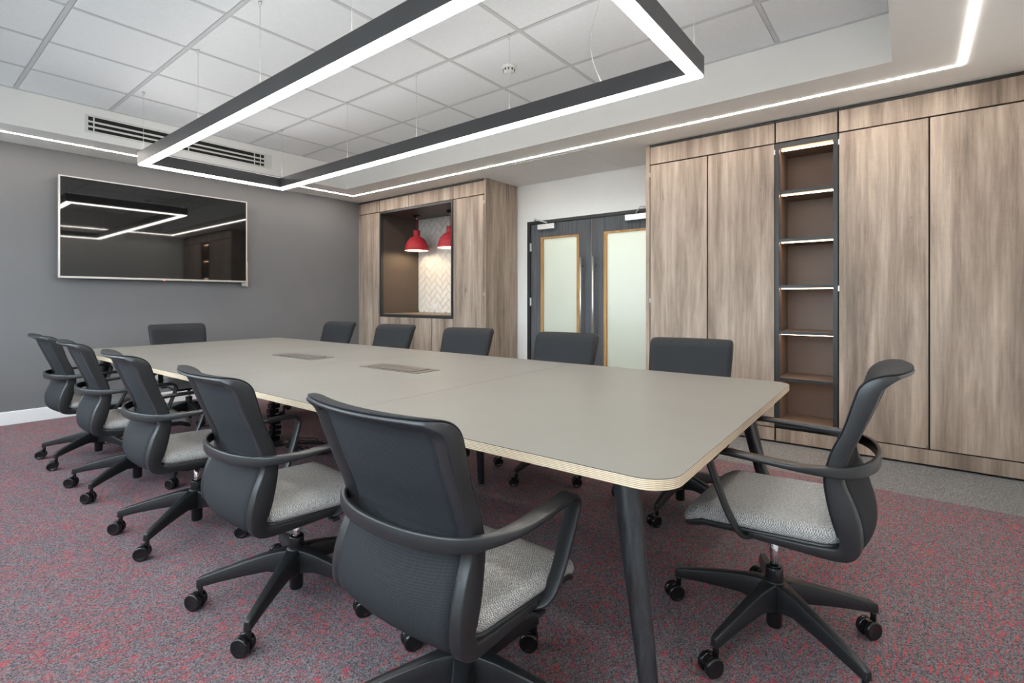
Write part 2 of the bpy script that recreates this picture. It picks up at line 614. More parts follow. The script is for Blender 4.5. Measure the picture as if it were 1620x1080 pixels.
# door wall with an opening for the double door
DY0, DY1, DZ = 1.99, 3.71, 2.083      # frame outer
lst = [((XD, XD + 0.12), (1.0, DY0), (0, ZC)), ((XD, XD + 0.12), (DY1, 4.1), (0, ZC)), ((XD, XD + 0.12), (DY0, DY1), (DZ, ZC))]
struct(boxes('wall_right', lst, M['wall_white']))
struct(box('wall_behind_cabinets', (XD + 0.121, XD + 0.2), (YN, 1.0), (0, ZC), M['wall_grey']))
struct(box('wall_behind_servery', (XD + 0.20, XD + 0.28), (4.1, YW), (0, ZC), M['wall_grey']))
# corridor beyond the frosted doors
struct(boxes('wall_corridor', [((XD + 1.6, XD + 1.7), (0.9, 4.6), (0, 2.6)), ((XD + 0.28, XD + 1.6), (0.9, 1.0), (0, 2.6)), ((XD + 0.28, XD + 1.6), (4.5, 4.6), (0, 2.6)),
                               ((XD + 0.12, XD + 0.28), (0.9, 1.0), (0, 2.6)), ((XD + 0.12, XD + 0.28), (4.0, 4.1), (0, 2.6))], M['wall_white']))
struct(box('ceiling_corridor', (XD + 0.12, XD + 1.7), (0.9, 4.6), (2.6, 2.65), M['soffit']))
cl = thing('corridor_light', 'ceiling light in the corridor behind the frosted double doors', 'ceiling light', (XD + 0.85, 2.4, 2.6))
box('housing', (XD + 0.54, XD + 1.16), (1.4, 3.4), (2.575, 2.5995), M['white_plastic'], cl)
box('diffuser', (XD + 0.56, XD + 1.14), (1.43, 3.37), (2.568, 2.575), M['corr'], cl)

# architrave and door frame
struct(boxes('trim_1', [((XD - 0.012, XD), (DY1, DY1 + 0.06), (0, DZ + 0.06)), ((XD - 0.012, XD), (DY0 - 0.06, DY0), (0, DZ + 0.06)),
                        ((XD - 0.012, XD), (DY0, DY1), (DZ, DZ + 0.06))], M['wall_white']))
struct(boxes('trim_2', [((XD - 0.016, XD + 0.1), (DY1 - 0.048, DY1), (0, DZ)), ((XD - 0.016, XD + 0.1), (DY0, DY0 + 0.048), (0, DZ)),
                        ((XD - 0.016, XD + 0.1), (DY0 + 0.048, DY1 - 0.048), (DZ - 0.035, DZ))], M['black']))


def door(name, y0, y1, gy0, gy1, hy, closer_y, hinge_y, sgn):
    d = bpy.data.objects.new(name, None)
    C.objects.link(d)
    d.location = (XD + 0.02, (y0 + y1) / 2, 0)
    struct(d)
    x0, x1 = XD, XD + 0.044
    gz0, gz1 = 0.30, 1.88
    boxes('leaf', [((x0, x1), (y0, gy0), (0.006, 2.043)), ((x0, x1), (gy1, y1), (0.006, 2.043)), ((x0, x1), (gy0, gy1), (0.006, gz0)),
                   ((x0, x1), (gy0, gy1), (gz1, 2.043))], M['door'], d, (x0, (y0 + y1) / 2, 1.0))
    box('edge_lipping', (x0 - 0.0008, x0 + 0.02), (y1 - 0.003, y1) if sgn < 0 else (y0, y0 + 0.003), (0.006, 2.043), M['oak'], d)
    bt = 0.036
    boxes('glazing_bead', [((x0 - 0.008, x0 + 0.02), (gy0, gy0 + bt), (gz0, gz1)), ((x0 - 0.008, x0 + 0.02), (gy1 - bt, gy1), (gz0, gz1)),
                           ((x0 - 0.008, x0 + 0.02), (gy0 + bt, gy1 - bt), (gz1 - 0.022, gz1)), ((x0 - 0.008, x0 + 0.02), (gy0 + bt, gy1 - bt), (gz0, gz0 + 0.022))], M['oak'], d, (x0, (gy0 + gy1) / 2, 1.0))
    box('frosted_pane', (x0 + 0.008, x0 + 0.014), (gy0 + bt - 0.004, gy1 - bt + 0.004), (gz0 + 0.018, gz1 - 0.018), M['frost'], d)
    h = tube('pull_handle', [(0, 0, 0.522), (0, 0, 1.61)], 0.013, M['metal'], d, 14, (x0 - 0.06 - d.location.x, hy - d.location.y, 0))
    for hz in (0.607, 1.51):
        tube('standoff', [(0, 0, 0), (0.06, 0, 0)], 0.008, M['metal'], h, 8, (0, 0, hz))
    c = box('door_closer', (x0 - 0.055, x0 - 0.001), (closer_y - 0.12, closer_y + 0.12), (1.968, 2.032), M['metal'], d, 0.004)
    w = Vector((x0 - 0.03, closer_y, 2.0))
    tube('closer_arm', [(0, 0, 0.03), (0, 0, 0.05), (-0.12, sgn * 0.10, 0.085), (-0.004, sgn * 0.17, 0.085), (0.03, sgn * 0.17, 0.085)], 0.008, M['metal'], c, 6)
    for hz in (0.3, 1.10, 1.77):
        box('hinge', (x0 - 0.018, x0), (hinge_y - 0.012, hinge_y + 0.012), (hz - 0.05, hz + 0.05), M['metal'], d, 0.003)
    return d


door('door_1', 2.817, 3.661, 2.972, 3.512, 2.924, 3.41, 3.660, 1)
door('door_2', 2.039, 2.813, 2.12, 2.66, 2.767, 2.265, 2.040, -1)

# ------------------------------------------------------------------ ceiling
# soffit ring (plasterboard) around the tiled recess
lst = [((RX1, XD + 0.2), (YN, YW), (ZS, ZS + 0.05)), ((XL, RX0), (YN, YW), (ZS, ZS + 0.05)),
       ((RX0, RX1), (YN, RY0), (ZS, ZS + 0.05)), ((RX0, RX1), (RY1, YW), (ZS, ZS + 0.05))]
struct(boxes('ceiling_soffit', lst, M['soffit']))
lst = [((RX1, RX1 + 0.02), (RY0 - 0.02, RY1 + 0.02), (ZS + 0.05, ZC + 0.06)), ((RX0 - 0.02, RX0), (RY0 - 0.02, RY1 + 0.02), (ZS + 0.05, ZC + 0.06)),
       ((RX0, RX1), (RY0 - 0.02, RY0), (ZS + 0.05, ZC + 0.06)), ((RX0, RX1), (RY1, RY1 + 0.02), (ZS + 0.05, ZC + 0.06))]
struct(boxes('ceiling_fascia', lst, M['soffit']))
struct(boxes('trim_3', [((RX1 - 0.02, RX1), (RY0, RY1), (ZC - 0.002, ZC + 0.002)), ((RX0, RX0 + 0.02), (RY0, RY1), (ZC - 0.002, ZC + 0.002)),
                        ((RX0 + 0.02, RX1 - 0.02), (RY0, RY0 + 0.02), (ZC - 0.002, ZC + 0.002)), ((RX0 + 0.02, RX1 - 0.02), (RY1 - 0.02, RY1), (ZC - 0.002, ZC + 0.002))], M['grid']))
ceil = struct(box('ceiling', (RX0, RX1), (RY0, RY1), (ZC + 0.03, ZC + 0.05), M['soffit']))
gx = [RX0] + [0.697, 1.313, 1.929, 2.545, 3.158] + [RX1]
gy = [RY0] + [0.690, 1.320, 1.952, 2.585, 3.218, 3.855, 4.49, 5.125] + [RY1]
gw = 0.012
for x in gx[1:-1]:
    box('grid_runner', (x - gw, x + gw), (RY0 + 0.02, RY1 - 0.02), (ZC, ZC + 0.003), M['grid'], ceil)
for y in gy[1:-1]:
    box('cross_runner', (RX0 + 0.02, RX1 - 0.02), (y - gw, y + gw), (ZC + 0.0005, ZC + 0.0029), M['grid'], ceil)
tiles = {}
for i in range(len(gx) - 1):
    for j in range(len(gy) - 1):
        x0, x1, y0, y1 = gx[i], gx[i + 1], gy[j], gy[j + 1]
        key = (round(x1 - x0, 3), round(y1 - y0, 3))
        if key not in tiles:
            bm = bmesh.new()
            hx, hy = (x1 - x0) / 2 - 0.002, (y1 - y0) / 2 - 0.002
            add_box(bm, -hx, hx, -hy, hy, 0.0, 0.012)
            # tegular edge: body drops a little inside the grid
            add_box(bm, -hx + 0.014, hx - 0.014, -hy + 0.014, hy - 0.014, -0.0045, 0.002)
            tiles[key] = bm_mesh(bm, 'ceiling_tile')
        link('ceiling_tile', tiles[key], M['tile'], ceil, Vector(((x0 + x1) / 2, (y0 + y1) / 2, ZC + 0.0065)) - ceil.location)

# access hatch over the doors
ah = thing('access_hatch', 'flush white access hatch in the lowered ceiling before the double doors', 'hatch', (4.55, 2.88, ZS))
box('hatch_panel', (4.14, 4.98), (2.41, 3.36), (ZS - 0.0022, ZS - 0.0004), M['soffit'], ah, 0.0006)
for (x, y) in ((4.17, 3.08), (4.17, 2.66)):
    box('catch', (x - 0.008, x + 0.008), (y - 0.012, y + 0.012), (ZS - 0.004, ZS - 0.0023), M['white_plastic'], ah)

# soffit LED strip
LX0, LX1, LY0, LY1 = -0.22, 4.055, -0.247, 5.985
lw = 0.0085
ls = thing('recessed_led_strip', 'thin recessed white light strip running around the lowered ceiling border', 'light strip', ((LX0 + LX1) / 2, (LY0 + LY1) / 2, ZS))
for (bx, by) in (((LX1 - lw, LX1 + lw), (LY0 - lw, LY1 + lw)), ((LX0 - lw, LX0 + lw), (LY0 - lw, LY1 + lw)),
                 ((LX0 + lw, LX1 - lw), (LY1 - lw, LY1 + lw)), ((LX0 + lw, LX1 - lw), (LY0 - lw, LY0 + lw))):
    box('diffuser', bx, by, (ZS - 0.003, ZS), M['strip'], ls)

# smoke detector
sd = thing('smoke_detector', 'round white smoke detector on a ceiling tile inside the hanging light ring', 'smoke detector', (2.885, 2.31, ZC))
lathe('base', [(0.052, 0.002), (0.054, -0.006), (0.052, -0.014), (0.046, -0.020)], M['white_plastic'], sd, seg=28)
lathe('sensor_head', [(0.044, -0.020), (0.043, -0.030), (0.036, -0.040), (0.022, -0.046), (0.004, -0.047)], M['white_plastic'], sd, seg=28)
for k in range(10):
    a = 2 * PI * k / 10
    bm = bmesh.new()
    add_box(bm, -0.006, 0.006, -0.002, 0.002, -0.036, -0.023)
    o = link('smoke_slot', bm_mesh(bm, 'smoke_slot'), M['charcoal'], sd, (0.0425 * math.cos(a), 0.0425 * math.sin(a), 0), (0, 0, a + PI / 2))

# air grille on the far fascia
ag = thing('air_grille', 'long white linear air grille with dark slots above the wall screen', 'air vent', (1.97, RY1, 2.61))
gx0, gx1, gz0, gz1 = 1.137, 2.79, 2.608, 2.768
yf = RY1 - 0.006
ox0, ox1 = 1.160, 2.705
boxes('flange', [((gx0, ox0), (yf, RY1), (gz0, gz1)), ((ox1, gx1), (yf, RY1), (gz0, gz1)), ((ox0, ox1), (yf, RY1), (gz0, 2.626)), ((ox0, ox1), (yf, RY1), (2.750, gz1))], M['grille_white'], ag)
box('plenum', (ox0, ox1), (RY1 - 0.0012, RY1 - 0.0002), (2.626, 2.750), M['gap'], ag)
for z in (2.662, 2.706):
    box('slat', (ox0, ox1), (yf, RY1 - 0.0013), (z - 0.008, z + 0.008), M['grille_white'], ag)
for x in (1.20, 1.95, 2.60, 2.665):
    box('slot_clip', (x - 0.005, x + 0.005), (RY1 - 0.003, RY1 - 0.0013), (2.628, 2.748), M['grille_white'], ag)

# ------------------------------------------------------------------ right-hand joinery
g = 0.005
ZF0, ZF1 = 2.3635, 2.518      # fascia
ZD0, ZD1 = 0.122, 2.353      # doors
ZP0, ZP1 = 0.015, 0.113      # plinth
PT = 0.019


def latch(parent, y, z):
    box('latch', (XC - 0.003, XC + 0.006), (y - 0.004, y + 0.004), (z - 0.02, z + 0.02), M['metal'], parent)


def cabinet(label, splits, y_lo, y_hi, end_panel=None, latches=(), extra=None):
    c = thing('tall_cabinet', label, 'cabinet', ((XC + XD) / 2, (y_lo + y_hi) / 2, 0), group=None)
    ylo = y_lo + 0.001
    yhi = (y_hi - 0.001) if end_panel is None else end_panel[0] - 0.001
    box('carcass', (XC + PT + 0.002, XD - 0.002), (ylo, yhi), (0.03, ZS - 0.004), M['gap'], c)
    box('top_panel', (XC, XC + PT), (y_lo + g, (y_hi if end_panel is None else end_panel[0]) - g), (ZF0, ZF1), M['wood'], c, 0.001)
    box('plinth', (XC, XC + PT), (y_lo + g, (y_hi if end_panel is None else end_panel[0]) - g), (ZP0, ZP1), M['wood'], c, 0.001)
    box('shadow_gap', (XC + 0.004, XC + PT), (y_lo + 0.002, (y_hi if end_panel is None else end_panel[0]) - 0.002), (ZF1, ZS - 0.003), M['black'], c)
    for (a, b_) in splits:
        d = box('door', (XC, XC + PT), (a + g, b_ - g), (ZD0, ZD1), M['wood'], c, 0.001)
    for (y, z) in latches:
        latch(c, y, z)
    if end_panel:
        box('end_panel', (XC - 0.004, XD - 0.002), end_panel, (0.002, ZS - 0.003), M['wood'], c, 0.001)
    return c


cabinet('wood-effect tall cabinet with two doors between the double doors and the lit shelves', [(0.833, 1.353), (1.353, 1.868)], 0.833, 1.905, (1.869, 1.905),
        [(1.868, 2.27), (1.868, 1.12), (1.868, 0.2), (0.836, 2.29)])
cabinet('wood-effect tall cabinet with two wide doors at the far right of the lit shelves', [(-0.105, 0.412), (-0.622, -0.105)], -0.628, 0.412, None,
        [(0.409, 2.29), (0.409, 1.21)])

# lit bookcase
BY0, BY1 = 0.414, 0.831
bc = thing('lit_bookcase', 'tall narrow open bookcase with black frame and warm lit brown shelves', 'bookcase', (4.6, (BY0 + BY1) / 2, 0))
fw = 0.029
BZ0, BZ1 = 0.135, 2.352
boxes('frame', [((XC - 0.006, XC + 0.02), (BY0, BY0 + fw), (BZ0, BZ1)), ((XC - 0.006, XC + 0.02), (BY1 - fw, BY1), (BZ0, BZ1)),
                ((XC - 0.006, XC + 0.02), (BY0 + fw, BY1 - fw), (BZ1 - 0.038, BZ1)), ((XC - 0.006, XC + 0.02), (BY0 + fw, BY1 - fw), (BZ0, BZ0 + 0.035))], M['charcoal'], bc)
boxes('side_panel', [((XC + 0.02, XC + 0.41), (BY0 + 0.002, BY0 + 0.021), (BZ0, BZ1)), ((XC + 0.02, XC + 0.41), (BY1 - 0.021, BY1 - 0.002), (BZ0, BZ1))], M['shelf_brown'], bc)
box('back_panel', (XC + 0.395, XC + 0.41), (BY0 + 0.021, BY1 - 0.021), (BZ0, BZ1), M['shelf_brown'], bc)
box('top_board', (XC + 0.02, XC + 0.395), (BY0 + 0.021, BY1 - 0.021), (BZ1 - 0.03, BZ1), M['shelf_brown'], bc)
box('bottom_board', (XC + 0.02, XC + 0.395), (BY0 + 0.021, BY1 - 0.021), (BZ0, BZ0 + 0.03), M['shelf_brown'], bc)
for i, z in enumerate((1.966, 1.592, 1.228, 0.868, 0.503)):
    s = box('shelf', (XC + 0.006, XC + 0.394), (BY0 + 0.0215, BY1 - 0.0215), (z - 0.011, z + 0.011), M['shelf_brown'], bc)
    box('shelf_edge', (XC + 0.0, XC + 0.0059), (BY0 + fw, BY1 - fw), (z - 0.0115, z + 0.0115), M['charcoal'], s)
for z in (BZ1 - 0.042, 1.955, 1.581, 1.217, 0.857, 0.492):
    zz = z + (0.0 if z < 2 else 0.0)
    box('led_strip', (XC + 0.045, XC + 0.075), (BY0 + 0.036, BY1 - 0.036), (zz - 0.006, zz - 0.0005), M['shelf_led'], bc)
box('top_panel', (XC, XC + PT), (BY0 + g, BY1 - g), (ZF0, ZF1), M['wood'], bc, 0.001)
box('plinth', (XC, XC + PT), (BY0 + g, BY1 - g), (ZP0, ZP1), M['wood'], bc, 0.001)
box('shadow_gap', (XC + 0.004, XC + PT), (BY0, BY1), (ZF1, ZS - 0.003), M['black'], bc)
box('carcass', (XC + 0.412, XD - 0.002), (BY0, BY1), (0.03, ZS - 0.004), M['gap'], bc)
box('carcass_top', (XC + PT + 0.002, XC + 0.411), (BY0, BY1), (BZ1 + 0.002, ZS - 0.004), M['gap'], bc)
box('carcass_base', (XC + PT + 0.002, XC + 0.411), (BY0, BY1), (0.03, BZ0 - 0.002), M['gap'], bc)

# ------------------------------------------------------------------ left-hand joinery with servery niche
SX1 = 5.10                       # back of niche
NY0, NY1 = 4.407, 5.856          # frame outer
NZ0, NZ1 = 0.893, 2.357
YE = 3.868                       # outer face of end panel
cl_ = cabinet('wood-effect tall cabinet right of the servery opening with a deep side panel', [(3.896, 4.405)], 3.868, 4.405, None, [(3.894, 2.27), (3.894, 1.19)])
for ch in list(cl_.children):
    if ch.name.startswith(('top_panel', 'plinth', 'shadow_gap', 'carcass')):
        me_ = ch.data
        bpy.data.objects.remove(ch)
box('top_panel', (XC, XC + PT), (3.894 + g, 4.405 - g), (ZF0, ZF1), M['wood'], cl_, 0.001)
box('plinth', (XC, XC + PT), (3.894 + g, 4.405 - g), (ZP0, ZP1), M['wood'], cl_, 0.001)
box('shadow_gap', (XC + 0.004, XC + PT), (3.894, 4.403), (ZF1, ZS - 0.003), M['black'], cl_)
box('carcass', (XC + PT + 0.002, XD - 0.002), (3.894, 4.404), (0.03, ZS - 0.004), M['gap'], cl_)
box('side_panel', (XC - 0.004, XD - 0.013), (3.868, 3.892), (0.002, ZS - 0.003), M['wood'], cl_, 0.001)

cabinet('narrow wood-effect tall cabinet between the grey wall and servery opening', [(5.86, YW - 0.002)], 5.86, YW - 0.001, None, [])

sv = thing('servery_unit', 'wood-effect servery unit with black framed opening onto a tiled niche', 'cabinet', (4.75, (NY0 + NY1) / 2, 0))
for (a, b_) in ((NY0, 5.236), (5.236, NY1)):
    box('top_panel', (XC, XC + PT), (a + g, b_ - g), (ZF0, ZF1), M['wood'], sv, 0.001)
for (a, b_) in ((NY0, 4.793), (4.793, 5.204), (5.204, NY1)):
    box('door', (XC, XC + PT), (a + g, b_ - g), (ZD0, NZ0 - 0.006), M['wood'], sv, 0.001)
box('plinth', (XC, XC + PT), (NY0 + g, NY1 - g), (ZP0, ZP1), M['wood'], sv, 0.001)
box('shadow_gap', (XC + 0.004, XC + PT), (NY0, NY1), (ZF1, ZS - 0.003), M['black'], sv)
fw = 0.03
boxes('opening_frame', [((XC - 0.006, XC + 0.04), (NY0, NY0 + fw), (NZ0, NZ1)), ((XC - 0.006, XC + 0.04), (NY1 - fw, NY1), (NZ0, NZ1)),
                        ((XC - 0.006, XC + 0.04), (NY0 + fw, NY1 - fw), (NZ1 - fw, NZ1)), ((XC - 0.006, XC + 0.04), (NY0 + fw, NY1 - fw), (NZ0, NZ0 + fw))], M['charcoal'], sv)
box('worktop', (XC + 0.04, SX1), (NY0 + 0.004, NY1 - 0.004), (NZ0 + 0.002, NZ0 + 0.04), M['worktop'], sv)
box('niche_ceiling', (XC + 0.04, SX1), (NY0 + 0.004, NY1 - 0.004), (2.332, 2.352), M['niche_brown'], sv)
box('niche_wall', (XC + 0.04, SX1), (NY1 - 0.018, NY1), (NZ0 + 0.04, 2.332), M['niche_brown'], sv)
box('niche_wall', (XC + 0.04, SX1), (NY0, NY0 + 0.018), (NZ0 + 0.04, 2.332), M['niche_brown'], sv)
box('carcass', (XC + PT + 0.002, SX1), (NY0, NY1), (0.03, NZ0 - 0.001), M['gap'], sv)
box('carcass_top', (XC + PT + 0.002, SX1), (NY0, NY1), (2.359, ZS - 0.004), M['gap'], sv)
bk = box('splashback', (SX1, SX1 + 0.02), (NY0, NY1), (NZ0, 2.352), M['grout'], sv)


# herringbone tiles of the splashback
def clip(poly, axis, val, keep_less):
    out = []
    for i in range(len(poly)):
        a, b_ = poly[i], poly[(i + 1) % len(poly)]
        ia = (a[axis] <= val) if keep_less else (a[axis] >= val)
        ib = (b_[axis] <= val) if keep_less else (b_[axis] >= val)
        if ia:
            out.append(a)
        if ia != ib:
            s = (val - a[axis]) / (b_[axis] - a[axis])
            out.append((a[0] + s * (b_[0] - a[0]), a[1] + s * (b_[1] - a[1])))
    return out


tw = 0.082
cy_, cz_ = (NY0 + NY1) / 2, 1.65
full = {}
r2 = math.sqrt(0.5)
for i in range(-14, 15):
    for j in range(-14, 15):
        kk = (i - j) % 4
        if kk == 0:
            rc = [(i, j), (i + 2, j), (i + 2, j + 1), (i, j + 1)]
        elif kk == 3:
            rc = [(i, j), (i + 1, j), (i + 1, j + 2), (i, j + 2)]
        else:
            continue
        mx_ = sum(p[0] for p in rc) / 4
        my_ = sum(p[1] for p in rc) / 4
        gsh = 0.03
        rc = [(p[0] + (gsh if p[0] < mx_ else -gsh), p[1] + (gsh if p[1] < my_ else -gsh)) for p in rc]
        poly = [(((p[0] - p[1]) * r2) * tw + cy_, ((p[0] + p[1]) * r2) * tw + cz_) for p in rc]
        q = poly
        for ax, val, less in ((0, NY0 + 0.02, False), (0, NY1 - 0.02, True), (1, NZ0 + 0.043, False), (1, 2.330, True)):
            q = clip(q, ax, val, less)
            if len(q) < 3:
                break
        if len(q) < 3:
            continue
        c0 = (sum(p[0] for p in q) / len(q), sum(p[1] for p in q) / len(q))
        ar = abs(sum(q[n_][0] * q[(n_ + 1) % len(q)][1] - q[(n_ + 1) % len(q)][0] * q[n_][1] for n_ in range(len(q)))) / 2
        if ar < 0.0006:
            continue
        whole = (q == poly)
        if whole and kk in full:
            me_ = full[kk]
        else:
            bm = bmesh.new()
            fr = [bm.verts.new((-0.006, p[0] - c0[0], p[1] - c0[1])) for p in q]
            ba = [bm.verts.new((0.0, p[0] - c0[0], p[1] - c0[1])) for p in q]
            bm.faces.new(fr)
            bm.faces.new(ba[::-1])
            for n_ in range(len(q)):
                bm.faces.new((fr[n_], fr[(n_ + 1) % len(q)], ba[(n_ + 1) % len(q)], ba[n_]))
            me_ = bm_mesh(bm, 'tile')
            if whole:
                full[kk] = me_
        link('tile', me_, M['glaze'], bk, Vector((SX1, c0[0], c0[1])) - bk.location - sv.location)

# wall socket on the tiles
so = thing('wall_socket', 'white double wall socket on the herringbone tiles in the servery niche', 'socket', (SX1 - 0.006, 5.47, 1.022))
box('plate', (SX1 - 0.016, SX1 - 0.0062), (5.395, 5.545), (0.98, 1.064), M['white_plastic'], so, 0.003)
for y in (5.43, 5.51):
    box('rocker_switch', (SX1 - 0.020, SX1 - 0.016), (y - 0.012 + 0.02, y + 0.012 + 0.02), (1.038, 1.054), M['white_plastic'], so)
    for (dy, dz, w_, h_) in ((0, 0.012, 0.003, 0.005), (-0.011, -0.012, 0.0045, 0.003), (0.011, -0.012, 0.0045, 0.003)):
        box('pin_hole', (SX1 - 0.0165, SX1 - 0.0159), (y + dy - w_, y + dy + w_), (1.012 + dz - h_, 1.012 + dz + h_), M['gap'], so)


# red pendants
def pendant(y, label):
    p = thing('pendant_lamp', label, 'pendant lamp', (4.80, y, 1.825), group='red pendant lamps in the servery niche')
    prof = [(0.172, 0.0), (0.172, 0.006), (0.166, 0.012), (0.163, 0.03), (0.157, 0.075), (0.145, 0.105), (0.143, 0.107), (0.128, 0.142), (0.098, 0.176), (0.062, 0.198), (0.050, 0.205), (0.048, 0.215), (0.048, 0.278), (0.051, 0.282), (0.051, 0.288), (0.012, 0.290)]
    bm = bmesh.new()
    lathe_bm(bm, prof, 36, closed=False)
    link('shade', bm_mesh(bm, 'shade'), M['red'], p)
    inner = [(r - 0.004, z) for r, z in prof[:11]]
    inner[0] = (0.1705, 0.0005)
    bm = bmesh.new()
    lathe_bm(bm, inner + [(0.004, 0.2)], 36, closed=False)
    link('shade_lining', bm_mesh(bm, 'shade_lining'), M['shade_in'], p)
    lathe('bulb', [(0.004, 0.035), (0.028, 0.045), (0.040, 0.07), (0.036, 0.10), (0.018, 0.135), (0.016, 0.17)], M['pend'], p, seg=16)
    tube('cord', [(0, 0, 0.288), (0, 0, 0.49)], 0.0045, M['red'], p, 8)
    lathe('ceiling_rose', [(0.05, 0.5065), (0.052, 0.495), (0.042, 0.478), (0.016, 0.468)], M['gloss_black'], p, seg=24)
    lathe('cord_grip', [(0.014, 0.468), (0.014, 0.455), (0.008, 0.450)], M['metal'], p, seg=12)


pendant(5.535, 'red dome pendant lamp hanging at the left of the servery niche, shown whole')
pendant(4.86, 'red dome pendant lamp partly hidden by the right edge of the servery opening')

# ------------------------------------------------------------------ wall screen
TX0, TX1, TZ0, TZ1, TY = 1.058, 2.775, 1.334, 2.305, 6.27
tv = thing('wall_screen', 'large black wall mounted screen with thin silver bezel on the grey wall', 'screen', (1.915, YW, TZ0))
fb = 0.014
boxes('bezel', [((TX0, TX0 + fb), (TY, TY + 0.05), (TZ0, TZ1)), ((TX1 - fb, TX1), (TY, TY + 0.05), (TZ0, TZ1)),
                ((TX0 + fb, TX1 - fb), (TY, TY + 0.05), (TZ1 - 0.011, TZ1)), ((TX0 + fb, TX1 - fb), (TY, TY + 0.05), (TZ0, TZ0 + 0.018))], M['bezel'], tv)
box('display', (TX0 + fb, TX1 - fb), (TY + 0.002, TY + 0.045), (TZ0 + 0.018, TZ1 - 0.011), M['screen'], tv)
box('rear_housing', (TX0 + 0.25, TX1 - 0.25), (TY + 0.046, TY + 0.07), (TZ0 + 0.12, TZ1 - 0.15), M['plastic'], tv, 0.004)
box('wall_bracket', (1.6, 2.2), (TY + 0.07, YW), (TZ0 + 0.3, TZ1 - 0.3), M['charcoal'], tv)
box('standby_light', (1.911, 1.923), (TY + 0.003, TY + 0.008), (TZ0 - 0.006, TZ0 - 0.0001), M['standby'], tv)
box('remote_sensor', (2.16, 2.172), (TY + 0.003, TY + 0.008), (TZ0 - 0.005, TZ0 - 0.0001), M['gap'], tv)
boxes('input_panel', [((2.735, 2.80), (TY + 0.051, TY + 0.065), (TZ0 - 0.045, TZ0 + 0.03)),
                      ((2.79, 2.803), (TY + 0.045, TY + 0.0509), (TZ0 - 0.05, TZ0 + 0.25))], M['bezel'], tv)

# ------------------------------------------------------------------ suspended ring light
QX0, QX1, QY0, QY1 = 1.337, 2.567, 0.805, 5.005
QW, QZ0, QZ1 = 0.062, 2.249, 2.345
rl = thing('suspended_ring_light', 'large rectangular dark grey light ring hanging on thin wires over the table', 'pendant light', ((QX0 + QX1) / 2, (QY0 + QY1) / 2, QZ0))
for (bx, by) in (((QX0, QX0 + QW), (QY0, QY1)), ((QX1 - QW, QX1), (QY0, QY1)), ((QX0 + QW, QX1 - QW), (QY0, QY0 + QW)), ((QX0 + QW, QX1 - QW), (QY1 - QW, QY1))):
    box('housing', bx, by, (QZ0, QZ1), M['lamp_grey'], rl)
e = 0.004
for (bx, by) in (((QX0 + e, QX0 + QW - e), (QY0 + e, QY1 - e)), ((QX1 - QW + e, QX1 - e), (QY0 + e, QY1 - e)),
                 ((QX0 + QW - e, QX1 - QW + e), (QY0 + e, QY0 + QW - e)), ((QX0 + QW - e, QX1 - QW + e), (QY1 - QW + e, QY1 - e))):
    box('diffuser', bx, by, (QZ0 - 0.011, QZ0), M['ring'], rl)
    box('added_ceiling_fill', bx, by, (QZ1, QZ1 + 0.0015), M['ceil_fill'], rl)  # added glow on top of the ring, only there to brighten the ceiling
for x in (QX0 + QW / 2, QX1 - QW / 2):
    for y in (0.845, 2.03, 2.93, 3.83, 4.965):
        lx, ly = x - rl.location.x, y - rl.location.y
        wr = tube('suspension_wire', [(0, 0, QZ1 - QZ0), (0, 0, ZC - QZ0)], 0.0011, M['metal'], rl, 6, (lx, ly, 0))
        lathe('ceiling_grip', [(0.010, ZC - QZ0), (0.010, ZC - QZ0 - 0.012), (0.005, ZC - QZ0 - 0.016), (0.004, ZC - QZ0 - 0.03)], M['metal'], wr, seg=12)
        lathe('lamp_grip', [(0.005, QZ1 - QZ0), (0.005, QZ1 - QZ0 + 0.022), (0.003, QZ1 - QZ0 + 0.028)], M['metal'], wr, seg=10)
pc = catmull([(2.536, 1.353, QZ1), (2.52, 1.368, QZ1 + 0.03), (2.487, 1.395, QZ1 + 0.14), (2.483, 1.40, QZ1 + 0.27), (2.505, 1.37, QZ1 + 0.42), (2.52, 1.36, ZC)], 6)
tube('power_cable', [Vector(p) - rl.location for p in pc], 0.003, M['grid'], rl, 8)

# ------------------------------------------------------------------ table
TH = math.radians(1.25)
tb = thing('meeting_table', 'long taupe topped meeting table with plywood edge and tapered black legs', 'table', (1.849, 2.825, 0), TH)
TWD, TLN, TT = 1.668, 4.80, 0.728
hw, hl = TWD / 2, TLN / 2
sg = TLN / 4
for i in range(4):
    y0, y1 = -hl + i * sg + (0.0006 if i else 0), -hl + (i + 1) * sg - (0.0006 if i < 3 else 0)
    r = 0.085
    rad = (r if i == 0 else 0, r if i == 0 else 0, r if i == 3 else 0, r if i == 3 else 0)
    yc = (y0 + y1) / 2
    pl = rrect(-hw, hw, y0 - yc, y1 - yc, rad, 8)
    bm = bmesh.new()
    prism_bm(bm, pl, -0.0265, -0.0016)
    po = link('top_panel', bm_mesh(bm, 'top_panel'), M['ply'], tb, (0, yc, TT))
    bm = bmesh.new()
    fs = prism_bm(bm, pl, -0.0016, 0.0)
    for k, f in enumerate(fs):
        f.material_index = 0 if k == 1 else 1
    me_ = bm_mesh(bm, 'linoleum')
    me_.materials.append(M['lino'])
    me_.materials.append(M['charcoal'])
    link('linoleum', me_, None, po)
# steel under-frame
for x in (-0.45, 0.45):
    bm = bmesh.new()
    add_box(bm, -0.03, 0.03, -hl + 0.20, hl - 0.20, 0.655, 0.7005)
    link('rail', bm_mesh(bm, 'rail'), M['charcoal'], tb, (x, 0, 0))
for y in (-2.05, -0.8, 0.8, 2.05):
    bm = bmesh.new()
    add_box(bm, -0.60, 0.60, -0.03, 0.03, 0.668, 0.7008)
    link('cross_rail', bm_mesh(bm, 'cross_rail'), M['charcoal'], tb, (0, y, 0))


